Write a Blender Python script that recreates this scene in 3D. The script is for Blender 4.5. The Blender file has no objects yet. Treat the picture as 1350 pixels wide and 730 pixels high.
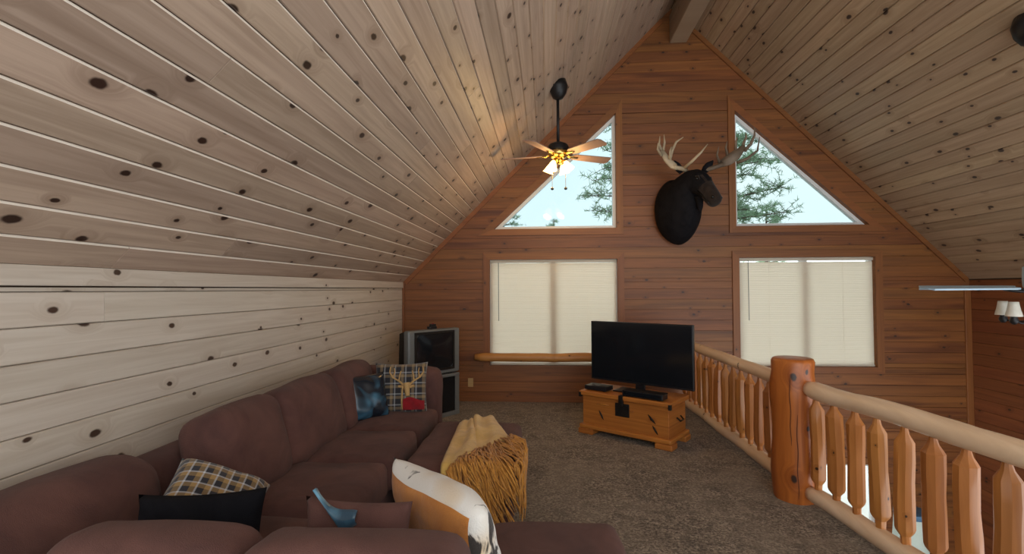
import bpy, bmesh, math, random
from mathutils import Vector, Matrix, noise
R = random.Random(7)
C = bpy.context.scene.collection
S = bpy.context.scene

# ------------------------------------------------------------------ camera
F, CX, CY, VX, VY = 640.0, 675.0, 365.0, 720.0, 381.0
yaw = math.atan((VX - CX) / F); pitch = math.atan((VY - CY) / F * math.cos(yaw)); roll = math.radians(0.25)
fw = Vector((-math.sin(yaw) * math.cos(pitch), math.cos(yaw) * math.cos(pitch), math.sin(pitch)))
rt = Vector((math.cos(yaw), math.sin(yaw), 0)); up = rt.cross(fw)
r2 = math.cos(roll) * rt - math.sin(roll) * up; u2 = math.sin(roll) * rt + math.cos(roll) * up
cam = bpy.data.objects.new('camera', bpy.data.cameras.new('camera')); C.objects.link(cam)
m = Matrix((r2, u2, -fw)).transposed().to_4x4(); m.translation = Vector((0, 0, 1.5)); cam.matrix_world = m
cam.data.sensor_width = 36; cam.data.lens = F / 1350 * 36; cam.data.clip_start = .05; cam.data.clip_end = 500
S.camera = cam

# ------------------------------------------------------------------ world, exposure
w = bpy.data.worlds.new('sky'); S.world = w; w.use_nodes = True
wn = w.node_tree.nodes; wl = w.node_tree.links
bg = wn['Background']; bg.inputs['Strength'].default_value = 2.6
tc = wn.new('ShaderNodeTexCoord'); nz = wn.new('ShaderNodeTexNoise'); nz.inputs['Scale'].default_value = 2.2
nz.inputs['Detail'].default_value = 4; nz.inputs['Roughness'].default_value = .5
cr = wn.new('ShaderNodeValToRGB')
cr.color_ramp.elements[0].position = .35; cr.color_ramp.elements[0].color = (.84, .91, .95, 1)
cr.color_ramp.elements[1].position = .7; cr.color_ramp.elements[1].color = (1, .985, .96, 1)
wl.new(tc.outputs['Generated'], nz.inputs['Vector']); wl.new(nz.outputs['Fac'], cr.inputs['Fac']); wl.new(cr.outputs['Color'], bg.inputs['Color'])
S.view_settings.view_transform = 'Standard'; S.view_settings.look = 'None'
S.view_settings.exposure = 0.08; S.view_settings.gamma = 1.0; S.view_settings.use_curve_mapping = False

# ------------------------------------------------------------------ materials
class N:
    """small node-graph helper"""
    def __init__(s, name):
        s.m = bpy.data.materials.new(name); s.m.use_nodes = True
        s.t = s.m.node_tree; s.b = s.t.nodes['Principled BSDF']; s.out = s.t.nodes['Material Output']
    def n(s, k, **kw):
        o = s.t.nodes.new('ShaderNode' + k)
        for a, v in kw.items(): setattr(o, a, v)
        return o
    def put(s, sock, v):
        if isinstance(v, bpy.types.NodeSocket): s.t.links.new(v, sock)
        elif v is not None: sock.default_value = v
    def ma(s, op, a, b=None, c=None, clamp=False):
        o = s.n('Math', operation=op, use_clamp=clamp); s.put(o.inputs[0], a); s.put(o.inputs[1], b); s.put(o.inputs[2], c)
        return o.outputs[0]
    def mix(s, f, a, b, mode='MIX'):
        o = s.n('Mix', data_type='RGBA', blend_type=mode); s.put(o.inputs[0], f); s.put(o.inputs[6], c4(a)); s.put(o.inputs[7], c4(b))
        return o.outputs[2]
    def mr(s, v, a, b, c, d, smooth=False):
        o = s.n('MapRange', clamp=True)
        if smooth: o.interpolation_type = 'SMOOTHSTEP'
        for i, x in enumerate((v, a, b, c, d)): s.put(o.inputs[i], x)
        return o.outputs[0]
    def xyz(s, x, y, z=0.0):
        o = s.n('CombineXYZ'); s.put(o.inputs[0], x); s.put(o.inputs[1], y); s.put(o.inputs[2], z); return o.outputs[0]
    def noise(s, vec, scale=1.0, detail=3.0, rough=.55, dist=0.0):
        o = s.n('TexNoise'); s.put(o.inputs['Vector'], vec); s.put(o.inputs['Scale'], scale); s.put(o.inputs['Detail'], detail)
        s.put(o.inputs['Roughness'], rough); s.put(o.inputs['Distortion'], dist); return o.outputs['Fac']
    def obj(s): return s.n('TexCoord').outputs['Object']
    def rnd(s): return s.n('ObjectInfo').outputs['Random']
    def bump(s, h, strength=.2, dist=.01):
        o = s.n('Bump'); s.put(o.inputs['Strength'], strength); s.put(o.inputs['Distance'], dist); s.put(o.inputs['Height'], h)
        s.put(s.b.inputs['Normal'], o.outputs[0])
    def fin(s, col=None, rough=.6, **kw):
        if col is not None: s.put(s.b.inputs['Base Color'], c4(col))
        s.put(s.b.inputs['Roughness'], rough)
        for a, v in kw.items(): s.put(s.b.inputs[a.replace('_', ' ')], v)
        return s.m
def c4(c):
    return (c[0], c[1], c[2], 1.0) if isinstance(c, (tuple, list)) else c

def wood(name, base, dark, au=1, av=2, vs=1.0, knots=.45, kr=.02, ks=(2.2, 7.0), rough=.5, var=.16, kcol=(.035, .014, .007), stripes=0.0):
    g = N(name); sp = g.n('SeparateXYZ'); g.put(sp.inputs[0], g.obj()); r = g.rnd()
    u = g.ma('ADD', sp.outputs[au], g.ma('MULTIPLY', r, 31.7))
    v = g.ma('ADD', g.ma('MULTIPLY', sp.outputs[av], vs), g.ma('MULTIPLY', r, 17.3))
    uu = g.ma('MULTIPLY', u, ks[0]); vv = g.ma('MULTIPLY', v, ks[1])
    vo = g.n('TexVoronoi', voronoi_dimensions='2D'); vo.inputs['Scale'].default_value = 1.0; g.put(vo.inputs['Vector'], g.xyz(uu, vv))
    ps = g.n('SeparateXYZ'); g.put(ps.inputs[0], vo.outputs['Position']); cs = g.n('SeparateXYZ'); g.put(cs.inputs[0], vo.outputs['Color'])
    du = g.ma('DIVIDE', g.ma('SUBTRACT', uu, ps.outputs[0]), ks[0]); dv = g.ma('DIVIDE', g.ma('SUBTRACT', vv, ps.outputs[1]), ks[1])
    d = g.ma('SQRT', g.ma('ADD', g.ma('POWER', g.ma('MULTIPLY', du, .62), 2.0), g.ma('POWER', g.ma('ABSOLUTE', dv), 2.0)))
    wob = g.noise(g.xyz(u, v), 30.0, 2.0); d = g.ma('ADD', d, g.ma('MULTIPLY', g.ma('SUBTRACT', wob, .5), .010))
    has = g.ma('GREATER_THAN', cs.outputs[0], 1 - knots)
    rad = g.mr(cs.outputs[1], 0.0, 1.0, kr * .4, kr)
    core = g.ma('MULTIPLY', has, g.mr(d, g.ma('MULTIPLY', rad, .55), rad, 1.0, 0.0, True))
    halo = g.ma('MULTIPLY', has, g.mr(d, rad, g.ma('MULTIPLY', rad, 3.4), 1.0, 0.0, True))
    gr = g.noise(g.xyz(g.ma('MULTIPLY', u, 1.1), g.ma('ADD', g.ma('MULTIPLY', v, 26.0), g.ma('MULTIPLY', halo, 2.2)), g.ma('MULTIPLY', r, 9.0)), 1.0, 5.0, .6, .8)
    st = g.noise(g.xyz(g.ma('MULTIPLY', u, .55), g.ma('MULTIPLY', v, 9.0), 3.3), 1.0, 2.0, .5)
    f = g.mr(gr, .36, .70, 0.0, 1.0)
    col = g.mix(g.ma('MULTIPLY', f, .62), base, dark)
    sk = g.mr(st, .58, .72, 0.0, .35 + stripes)
    col = g.mix(sk, col, dark)
    col = g.mix(g.ma('MULTIPLY', halo, .45), col, dark)
    col = g.mix(core, col, kcol)
    hs = g.n('HueSaturation'); g.put(hs.inputs['Value'], g.mr(g.ma('FRACT', g.ma('MULTIPLY', r, 7.13)), 0., 1., 1 - var, 1 + var)); g.put(hs.inputs['Color'], col)
    g.put(hs.inputs['Hue'], g.mr(g.ma('FRACT', g.ma('MULTIPLY', r, 3.71)), 0., 1., .496, .505))
    g.bump(gr, .12, .004)
    return g.fin(hs.outputs[0], rough)

def plain(name, col, rough=.5, metal=0.0, var=.12, scale=8.0, bump=0.0, **kw):
    g = N(name); n = g.noise(g.obj(), scale, 4.0)
    k = g.mr(n, .3, .7, 1 - var, 1 + var)
    hs = g.n('HueSaturation'); g.put(hs.inputs['Value'], k); g.put(hs.inputs['Color'], c4(col))
    if bump: g.bump(n, bump, .01)
    return g.fin(hs.outputs[0], rough, Metallic=metal, **kw)

def emit(name, col, strength):
    g = N(name); return g.fin(col, .4, Emission_Color=c4(col), Emission_Strength=strength)

def fabric(name, a, b, scale=6.0, rough=.9, sheen=.4, weave=350.0, nap=1.0):
    g = N(name); o = g.obj(); n = g.noise(o, scale, 5.0, .6, .6); wv = g.noise(o, weave, 1.0)
    col = g.mix(g.mr(n, .35, .68, 0., nap), a, b)
    g.bump(g.ma('ADD', g.ma('MULTIPLY', n, 1.0), g.ma('MULTIPLY', wv, .25)), .4, .025)
    return g.fin(col, rough, Sheen_Weight=sheen, Sheen_Roughness=.5, Specular_IOR_Level=.12)

def plaid(name, base, tan, white, au=0, av=2, per=.085, duty=.42):
    g = N(name); sp = g.n('SeparateXYZ'); g.put(sp.inputs[0], g.obj())
    def st(ax, off, duty):
        return g.ma('LESS_THAN', g.ma('FRACT', g.ma('ADD', g.ma('DIVIDE', sp.outputs[ax], per), 10.0 + off)), duty)
    tanf = g.ma('MULTIPLY', g.ma('ADD', st(au, .0, duty), st(av, .0, duty)), .42)
    whf = g.ma('MULTIPLY', g.ma('ADD', st(au, .62, .13), st(av, .62, .13)), .45)
    col = g.mix(tanf, base, tan); col = g.mix(whf, col, white)
    wv = g.noise(g.obj(), 260.0, 1.0); g.bump(wv, .3, .004)
    return g.fin(col, .9, Sheen_Weight=.2)

M = {}
M['left'] = wood('pale_pine_wall', (.62, .555, .48), (.44, .36, .285), 1, 2, knots=.58, kr=.022, var=.06, kcol=(.055, .03, .02))
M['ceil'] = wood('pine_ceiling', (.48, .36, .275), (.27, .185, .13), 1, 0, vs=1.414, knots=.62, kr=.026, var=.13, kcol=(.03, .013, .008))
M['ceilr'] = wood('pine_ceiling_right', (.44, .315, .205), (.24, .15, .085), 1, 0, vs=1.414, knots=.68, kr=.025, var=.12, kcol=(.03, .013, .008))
M['far'] = wood('amber_pine_wall', (.245, .086, .020), (.090, .025, .006), 0, 2, knots=.42, kr=.017, var=.11, stripes=.5, kcol=(.03, .009, .004))
M['side'] = wood('amber_pine_side', (.22, .068, .021), (.10, .024, .007), 1, 2, knots=.4, kr=.017, var=.1, stripes=.5, kcol=(.03, .009, .004))
M['trimv'] = wood('amber_pine_trim', (.25, .088, .020), (.14, .042, .009), 2, 0, knots=.25, kr=.012, var=.1)
M['trimh'] = wood('amber_pine_trim_flat', (.25, .088, .020), (.14, .042, .009), 0, 2, knots=.25, kr=.012, var=.1)
M['crack'] = plain('dark_log_crack', (.13, .035, .008), .8)
M['lit_edge'] = plain('painted_lit_edge', (.86, .78, .68), .6, var=.05)  # pale colour stands in for light catching the ceiling seams
M['back'] = plain('board_backing', (.06, .035, .02), .9)
M['beam'] = wood('ridge_beam_wood', (.30, .22, .15), (.18, .11, .07), 1, 2, knots=.2)
M['logv'] = wood('peeled_log_upright', (.47, .18, .045), (.27, .085, .016), 2, 0, knots=.4, kr=.009, ks=(3.2, 12.0), var=.14, rough=.38)
M['logp'] = wood('peeled_log_post', (.46, .145, .024), (.20, .045, .007), 2, 0, knots=.7, kr=.028, ks=(3.2, 7.0), var=.05, rough=.38, stripes=.5)
M['logh'] = wood('peeled_log_rail', (.86, .64, .46), (.62, .40, .23), 1, 0, knots=.5, kr=.011, ks=(3.0, 14.0), var=.08, rough=.4)
M['logx'] = wood('peeled_log_ledge', (.60, .27, .075), (.36, .13, .03), 0, 2, knots=.2, kr=.011, ks=(3.0, 14.0), var=.08, rough=.4)
M['chest'] = wood('chest_pine', (.50, .185, .033), (.25, .068, .011), 0, 2, knots=.3, kr=.014, ks=(3.5, 7.0), var=.08, rough=.4)
M['vinyl'] = plain('white_vinyl', (.78, .78, .76), .35, var=.03)
M['sofa'] = fabric('brown_microfibre', (.140, .066, .054), (.085, .041, .036), 4.0, sheen=.06)
M['black'] = plain('black_plastic', (.010, .010, .012), .35, var=.1)
M['blackf'] = fabric('black_velvet', (.010, .010, .013), (.004, .004, .006), 5.0, sheen=.0)
M['iron'] = plain('dark_iron', (.022, .019, .017), .5, .6, var=.3, scale=30)
M['bronze'] = plain('dark_bronze', (.020, .019, .020), .42, .5)
M['brass'] = plain('polished_brass', (.75, .48, .14), .22, 1.0, var=.05)
M['silver'] = plain('silver_plastic', (.17, .18, .18), .4, .2, var=.05)
M['scrn'] = plain('dark_screen', (.008, .010, .013), .12, var=.05)
M['blade'] = wood('fan_blade_wood', (.36, .235, .19), (.24, .14, .11), 0, 1, knots=.0, var=.04)
M['blade2'] = plain('pale_blue_fan_blade', (.34, .46, .56), .45, var=.06)
M['frost'] = plain('frosted_glass_shade', (.62, .60, .52), .35, var=.08, scale=20)
M['glow'] = emit('lit_amber_glass', (1.0, .66, .20), 8.0)
M['blind'] = None
g = N('cream_blind'); tr = g.n('BsdfTranslucent'); tr.inputs[0].default_value = (.97, .92, .84, 1)
g.fin((.82, .77, .69), .5); mx = g.n('MixShader'); mx.inputs[0].default_value = .66
g.t.links.new(g.b.outputs[0], mx.inputs[1]); g.t.links.new(tr.outputs[0], mx.inputs[2]); g.t.links.new(mx.outputs[0], g.out.inputs[0]); M['blind'] = g.m
g = N('window_glass'); tp = g.n('BsdfTransparent'); tp.inputs[0].default_value = (.93, .97, .97, 1); gl = g.n('BsdfGlossy'); gl.inputs['Roughness'].default_value = .02
fr = g.n('Fresnel'); fr.inputs[0].default_value = 1.35; mx = g.n('MixShader')
g.t.links.new(fr.outputs[0], mx.inputs[0]); g.t.links.new(tp.outputs[0], mx.inputs[1]); g.t.links.new(gl.outputs[0], mx.inputs[2]); g.t.links.new(mx.outputs[0], g.out.inputs[0]); M['glass'] = g.m
g = N('sky_tint_glass'); tp = g.n('BsdfTransparent'); tp.inputs[0].default_value = (.565, .63, .635, 1); gl = g.n('BsdfGlossy'); gl.inputs['Roughness'].default_value = .02  # tint added to dim the sky outside and turn it pale cyan
fr = g.n('Fresnel'); fr.inputs[0].default_value = 1.2; mx = g.n('MixShader')
g.t.links.new(fr.outputs[0], mx.inputs[0]); g.t.links.new(tp.outputs[0], mx.inputs[1]); g.t.links.new(gl.outputs[0], mx.inputs[2]); g.t.links.new(mx.outputs[0], g.out.inputs[0]); M['tint'] = g.m
g = N('speckled_carpet'); o = g.obj(); a = g.noise(o, 2.0, 4.0, .6, .8); b = g.noise(o, 55.0, 4.0, .8, .4); c = g.noise(o, 11.0, 5.0, .7, 1.0)
col = g.mix(g.mr(b, .42, .58, 0., 1.), (.085, .060, .042), (.46, .37, .28)); col = g.mix(g.mr(c, .40, .60, .65, 0.), col, (.082, .058, .042))
col = g.mix(g.mr(a, .42, .62, 0., .40), col, (.34, .27, .20))
g.bump(g.ma('ADD', b, g.ma('MULTIPLY', c, .8)), .9, .012); M['carpet'] = g.fin(col, .97, Sheen_Weight=.1, Specular_IOR_Level=.1)
M['throw'] = fabric('mustard_throw', (.72, .46, .13), (.56, .33, .08), 9.0, sheen=.3, weave=500)
M['fringe'] = fabric('mustard_fringe', (.62, .29, .06), (.42, .17, .03), 30.0, sheen=.2)
M['plaid'] = plaid('tartan_fabric', (.018, .018, .026), (.40, .25, .09), (.60, .63, .68), per=.052)
M['plaid2'] = plaid('deer_tartan', (.016, .015, .02), (.30, .21, .11), (.36, .37, .38), per=.085, duty=.26)
M['tan'] = fabric('tan_suede', (.58, .23, .05), (.42, .145, .028), 7.0, sheen=.25)
M['tanthread'] = plain('tan_thread', (.48, .30, .12), .9, scale=90)
M['red'] = fabric('red_felt', (.30, .012, .02), (.20, .008, .012), 14.0)
g = N('teal_satin'); o = g.obj(); n = g.noise(o, 7.0, 3.0); M['satin'] = g.fin(g.mix(g.mr(n, .4, .62, 0., 1.), (.03, .075, .12), (.13, .30, .42)), .22, Sheen_Weight=.1)
g = N('dark_blue_satin'); o = g.obj(); n = g.noise(o, 5.0, 2.0, .5, .5); M['satind'] = g.fin(g.mix(g.mr(n, .50, .66, 0., 1.), (.008, .014, .024), (.05, .15, .24)), .24)
g = N('cowhide'); o = g.obj(); n = g.noise(o, 6.5, 4.0, .65, .8); n2 = g.noise(o, 3.0, 2.0)
col = g.mix(g.mr(n2, .50, .62, 0., .75), (.74, .71, .66), (.62, .42, .20)); col = g.mix(g.mr(n, .585, .63, 0., 1.), col, (.03, .022, .018))
g.bump(g.noise(o, 180.0, 2.0), .5, .006); M['hide'] = g.fin(col, .8, Sheen_Weight=.2)
M['fur'] = fabric('dark_moose_fur', (.013, .012, .014), (.006, .006, .008), 12.0, sheen=.0, weave=120)
M['muzzle'] = fabric('muzzle_fur', (.036, .025, .019), (.016, .011, .010), 10.0, sheen=.1)
M['antler'] = plain('antler_bone', (.44, .35, .23), .55, var=.35, scale=6)
M['antlerd'] = plain('dark_antler_bone', (.17, .12, .08), .55, var=.35, scale=6)
M['eye'] = plain('glass_eye', (.006, .005, .004), .06)
M['plate'] = plain('almond_plate', (.50, .33, .15), .4, var=.03)
M['lowfloor'] = plain('lower_floor_brown', (.10, .055, .03), .6, scale=3)
M['shade'] = plain('pale_green_shade', (.50, .58, .52), .6, var=.05)
M['bluerim'] = plain('slate_blue_rim', (.06, .14, .24), .5)
M['bark'] = plain('pine_bark', (.10, .065, .045), .95, scale=14, var=.4, bump=.5)
M['needle'] = plain('pine_needles', (.30, .42, .27), .8, scale=2.5, var=.35)
M['ground'] = plain('pale_bounce_ground', (.55, .54, .50), .95, scale=.3, var=.3)  # paleness put in so the ground reflects daylight up onto the blinds

# ------------------------------------------------------------------ mesh helpers
class MB:
    def __init__(s): s.v = []; s.f = []; s.mi = []
    def add(s, vs, fs, mi=0):
        b = len(s.v); s.v += [tuple(p) for p in vs]
        for f in fs: s.f.append(tuple(i + b for i in f)); s.mi.append(mi)
        return s
    def box(s, x0, x1, y0, y1, z0, z1, mi=0):
        return s.add([(x0, y0, z0), (x1, y0, z0), (x1, y1, z0), (x0, y1, z0), (x0, y0, z1), (x1, y0, z1), (x1, y1, z1), (x0, y1, z1)],
                     [(3, 2, 1, 0), (4, 5, 6, 7), (0, 1, 5, 4), (1, 2, 6, 5), (2, 3, 7, 6), (3, 0, 4, 7)], mi)
    def bbox(s, x0, x1, y0, y1, z0, z1, c=.005, mi=0):
        """box with bevelled edges"""
        bm = bmesh.new(); bmesh.ops.create_cube(bm, size=1)
        for v in bm.verts: v.co = Vector(((x0 + x1) / 2 + v.co.x * (x1 - x0), (y0 + y1) / 2 + v.co.y * (y1 - y0), (z0 + z1) / 2 + v.co.z * (z1 - z0)))
        bmesh.ops.bevel(bm, geom=bm.edges[:], offset=c, segments=2, affect='EDGES', profile=.5)
        bm.verts.index_update(); s.add([v.co[:] for v in bm.verts], [[v.index for v in f.verts] for f in bm.faces], mi); bm.free(); return s
    def tube(s, path, rad, n=10, mi=0, cap=True, jit=0.0, sq=None):
        path = [Vector(p) for p in path]; k = len(path); rings = []
        if not isinstance(rad, (list, tuple)): rad = [rad] * k
        ref = Vector((0, 0, 1))
        t0 = (path[1] - path[0]).normalized()
        if abs(t0.dot(ref)) > .9: ref = Vector((1, 0, 0))
        a = (ref - t0 * ref.dot(t0)).normalized(); vs = []
        for i, p in enumerate(path):
            t = (path[min(i + 1, k - 1)] - path[max(i - 1, 0)]).normalized()
            a = (a - t * a.dot(t)).normalized(); b = t.cross(a)
            for j in range(n):
                th = 2 * math.pi * j / n; rr = rad[i]
                if jit: rr *= 1 + jit * noise.noise(Vector((p.x * 6 + math.cos(th) * 1.4, p.y * 6 + math.sin(th) * 1.4, p.z * 6)))
                q = p + (a * math.cos(th) + b * math.sin(th) * (sq or 1.0)) * rr; vs.append(q)
        fs = [(i * n + j, i * n + (j + 1) % n, (i + 1) * n + (j + 1) % n, (i + 1) * n + j) for i in range(k - 1) for j in range(n)]
        if cap: fs += [tuple(reversed(range(n))), tuple((k - 1) * n + j for j in range(n))]
        return s.add(vs, fs, mi)
    def lathe(s, prof, cx=0, cy=0, n=20, mi=0):
        vs = [(cx + r * math.cos(2 * math.pi * j / n), cy + r * math.sin(2 * math.pi * j / n), z) for r, z in prof for j in range(n)]
        k = len(prof); fs = [(i * n + j, i * n + (j + 1) % n, (i + 1) * n + (j + 1) % n, (i + 1) * n + j) for i in range(k - 1) for j in range(n)]
        fs += [tuple(reversed(range(n))), tuple((k - 1) * n + j for j in range(n))]
        return s.add(vs, fs, mi)
    def grid(s, fn, nu, nv, mi=0):
        vs = [fn(i / nu, j / nv) for j in range(nv + 1) for i in range(nu + 1)]
        return s.add(vs, [(j * (nu + 1) + i, j * (nu + 1) + i + 1, (j + 1) * (nu + 1) + i + 1, (j + 1) * (nu + 1) + i) for j in range(nv) for i in range(nu)], mi)
    def build(s, name, mats, parent=None, smooth=False, angle=None):
        me = bpy.data.meshes.new(name); me.from_pydata(s.v, [], s.f)
        if not isinstance(mats, (list, tuple)): mats = [mats]
        for x in mats: me.materials.append(x)
        me.polygons.foreach_set('material_index', s.mi)
        bm = bmesh.new(); bm.from_mesh(me); bmesh.ops.recalc_face_normals(bm, faces=bm.faces[:]); bm.to_mesh(me); bm.free()
        if smooth:
            me.polygons.foreach_set('use_smooth', [True] * len(me.polygons))
            if angle: me.set_sharp_from_angle(angle=math.radians(angle))
        me.update(); return link(name, me, parent)

def link(name, me, parent=None):
    o = bpy.data.objects.new(name, me); C.objects.link(o)
    if parent is not None: o.parent = parent
    return o
def tag(o, label, cat, group=None, kind=None):
    o['label'] = label; o['category'] = cat
    if group: o['group'] = group
    if kind: o['kind'] = kind
    return o
def struct(o, label, cat): return tag(o, label, cat, kind='structure')
def thing(name, loc, label, cat, rz=0.0, group=None):
    o = bpy.data.objects.new(name, None); C.objects.link(o); o.location = loc; o.rotation_euler = (0, 0, rz); o.empty_display_size = .1
    return tag(o, label, cat, group)

def board(parent, q, nrm, mat, c=.007, th=.018, name='board', endgap=.0006, lit_edge=None):
    """one plank: q = four corners in the wall plane (edges 0-1 and 3-2 run along the grain), nrm points into the room"""
    q = [Vector(p) for p in q]; nrm = Vector(nrm); ctr = sum(q, Vector()) / 4
    def ins(k, e):
        out = []
        for i in range(4):
            o = q[3 - i]; e2 = q[{0: 1, 1: 0, 2: 3, 3: 2}[i]]
            dv = (o - q[i]); dl = dv.length
            p = q[i] + (dv * (min(k, dl * .4) / dl) if dl > 1e-5 else Vector())
            du = (e2 - p); dl = du.length
            if dl > 1e-5: p = p + du * (e / dl)
            out.append(p)
        return out
    f = ins(c, c * .35); b = ins(.0018 if lit_edge else .0012, endgap)
    vs = f + [p - nrm * c for p in b] + [p - nrm * th for p in b]
    fs = [(0, 1, 2, 3)]
    for k in (0, 4):
        for i in range(4): fs.append((k + i, k + (i + 1) % 4, k + 4 + (i + 1) % 4, k + 4 + i))
    mb = MB().add(vs, fs)
    if lit_edge: mb.mi[3] = 1  # upslope chamfer painted pale, as if lit from the right
    return mb.build(name, [mat, lit_edge] if lit_edge else mat, parent)

# ------------------------------------------------------------------ setting: dimensions
XL, XR, YF, YB, ZK, ZLOW = -1.951, 5.315, 6.5, -1.3, 1.589, -2.75
XRG = (XL + XR) / 2; ZRG = ZK + (XRG - XL); BW = .137
def rail_x(y): return 1.80 + .12 * (3.66 - y) if y < 3.66 else 1.80 - .07 / 2.84 * (y - 3.66)

# loft floor
mb = MB()
edge = [(rail_x(y) + .12, y) for y in (YB, 3.66, YF)]
pts = [(XL, YB)] + edge + [(XL, YF)]
n = len(pts); mb.add([(x, y, 0) for x, y in pts] + [(x, y, -.32) for x, y in pts], [tuple(range(n)), tuple(range(2 * n - 1, n - 1, -1))] + [(i, n + i, n + (i + 1) % n, (i + 1) % n) for i in range(n)])
struct(mb.build('floor', M['carpet']), 'speckled brown carpet covering the loft floor', 'floor')
mb = MB().box(XL, XR, YB, YF, ZLOW - .15, ZLOW)
struct(mb.build('floor_lower', M['lowfloor']), 'dark brown floor of the room below the loft', 'floor')

# left knee wall
wl_ = struct(MB().box(XL - .15, XL - .018, YB, YF + .1, -.3, ZK + .02).build('wall_left', M['back']), 'low knee wall of pale knotty pine boards behind the sofa', 'wall')
zt = 1.497; z = zt; rows = []
while z > 0: rows.append((max(z - .1345, .0), z)); z -= .1345
for i, (a, b) in enumerate(rows):
    cuts = [YB, YF]
    if i == 0: cuts = [YB, 2.02, YF]
    elif R.random() < .4: cuts = [YB, R.uniform(-1, 1.2) if R.random() < .6 else R.uniform(3, 5.5), YF]
    for y0, y1 in zip(cuts, cuts[1:]): board(wl_, [(XL, y1, a), (XL, y0, a), (XL, y0, b), (XL, y1, b)], (1, 0, 0), M['left'], c=.005)
board(wl_, [(XL, YF, 1.4975), (XL, YB, 1.4975), (XL, YB, 1.516), (XL, YF, 1.516)], (1, 0, 0), M['left'], c=.002, name='reveal_strip')
board(wl_, [(XL + .016, YF, 1.520), (XL + .016, YB, 1.520), (XL + .016, YB, ZK + .012), (XL + .016, YF, ZK + .012)], (1, 0, 0), M['left'], c=.003, th=.03, name='top_board')

# ceilings
def slope(nm, side, mat, label, lit_edge=None):
    if side < 0: P = lambda s: (XL + s / 2 ** .5, ZK + s / 2 ** .5); nr = Vector((1, 0, -1)).normalized()
    else: P = lambda s: (XR - s / 2 ** .5, ZK + s / 2 ** .5); nr = Vector((-1, 0, -1)).normalized()
    L = (XRG - XL) * 2 ** .5
    (xa, za), (xb, zb) = P(-.25), P(L + .15); e = .018; t = .16
    q = [Vector((xa, 0, za)) - nr * e, Vector((xb, 0, zb)) - nr * e, Vector((xb, 0, zb)) - nr * t, Vector((xa, 0, za)) - nr * t]
    vs = [(p.x, y, p.z) for y in (YB, YF + .1) for p in q]
    root = struct(MB().add(vs, [(0, 1, 2, 3), (7, 6, 5, 4), (0, 4, 5, 1), (1, 5, 6, 2), (2, 6, 7, 3), (3, 7, 4, 0)]).build(nm, M['back']), label, 'ceiling')
    s = .01; i = 0
    while s < L - .02:
        s1 = min(s + BW, L)
        cuts = [YB, YF]; r = R.random()
        if r < .35: cuts = [YB, R.uniform(1.5, 5.2), YF]
        (x0, z0), (x1, z1) = P(s), P(s1)
        for y0, y1 in zip(cuts, cuts[1:]): board(root, [(x0, y0, z0), (x0, y1, z0), (x1, y1, z1), (x1, y0, z1)], nr, mat, c=.0075 if lit_edge else .009, lit_edge=lit_edge)
        s = s1; i += 1
    return root
slope('ceiling_left', -1, M['ceil'], 'sloping ceiling of knotty pine planks above the sofa', M['lit_edge'])
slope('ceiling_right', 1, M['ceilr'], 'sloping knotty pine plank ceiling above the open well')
struct(MB().bbox(XRG - .03, XRG + .19, YB, YF, ZRG - .47, ZRG - .10, .01).build('trim_1', M['beam']), 'grey brown ridge beam along the peak of the ceiling', 'beam')

# far gable wall
tri_s = (.935 + .70) / (3.835 - 2.305); tri_t = (4.12 - 2.472) / (3.825 - 2.305)
OPEN = [(.480, 1.895, lambda z: -.760, lambda z: .943), (.490, 1.895, lambda z: 2.500, lambda z: 4.183),
        (2.305, 3.835, lambda z: -.70 + (z - 2.305) * tri_s, lambda z: .935),
        (2.305, 3.825, lambda z: 2.472, lambda z: 4.12 - (z - 2.305) * tri_t),
        (-2.2, -.735, lambda z: 2.50, lambda z: 4.15)]
BR = sorted({ZK, -.32, 0} | {o[0] for o in OPEN} | {o[1] for o in OPEN})
def far_strips():
    z = ZLOW
    while z < ZRG - .01:
        z1 = min(z + BW, ZRG); cs = [z] + [b for b in BR if z + .004 < b < z1 - .004] + [z1]
        for a, b in zip(cs, cs[1:]):
            mid = (a + b) / 2
            lx = lambda q: (XL + max(0, q - ZK)) if mid > -.32 else 1.5
            rx = lambda q: XR - max(0, q - ZK)
            hs = sorted([o for o in OPEN if o[0] - .003 < mid < o[1] + .003], key=lambda o: o[2](mid))
            l = lx
            for o in hs:
                yield (l, o[2], a, b); l = o[3]
            yield (l, rx, a, b)
        z = z1
wf = MB(); strips = list(far_strips())
for l, r, a, b in strips:
    y0, y1 = YF + .018, YF + .13
    vs = [(l(a), y0, a), (r(a), y0, a), (r(b), y0, b), (l(b), y0, b), (l(a), y1, a), (r(a), y1, a), (r(b), y1, b), (l(b), y1, b)]
    wf.add(vs, [(0, 1, 2, 3), (7, 6, 5, 4), (0, 4, 5, 1), (1, 5, 6, 2), (2, 6, 7, 3), (3, 7, 4, 0)])
wfo = struct(wf.build('wall_far', M['trimh']), 'far gable wall of amber knotty pine boards with four windows', 'wall')
for l, r, a, b in strips:
    if b - a < .02 or max(r(a) - l(a), r(b) - l(b)) < .03: continue
    q = [(l(a), YF, a), (r(a), YF, a), (r(b), YF, b), (l(b), YF, b)]
    wd = min(r(a) - l(a), r(b) - l(b))
    if wd > 2.6 and R.random() < .5:
        x = R.uniform(l(b) + .6, r(b) - .6)
        board(wfo, [q[0], (x, YF, a), (x, YF, b), q[3]], (0, -1, 0), M['far'], c=.0022); board(wfo, [(x, YF, a), q[1], q[2], (x, YF, b)], (0, -1, 0), M['far'], c=.0022)
    else: board(wfo, q, (0, -1, 0), M['far'], c=.0022)

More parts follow.
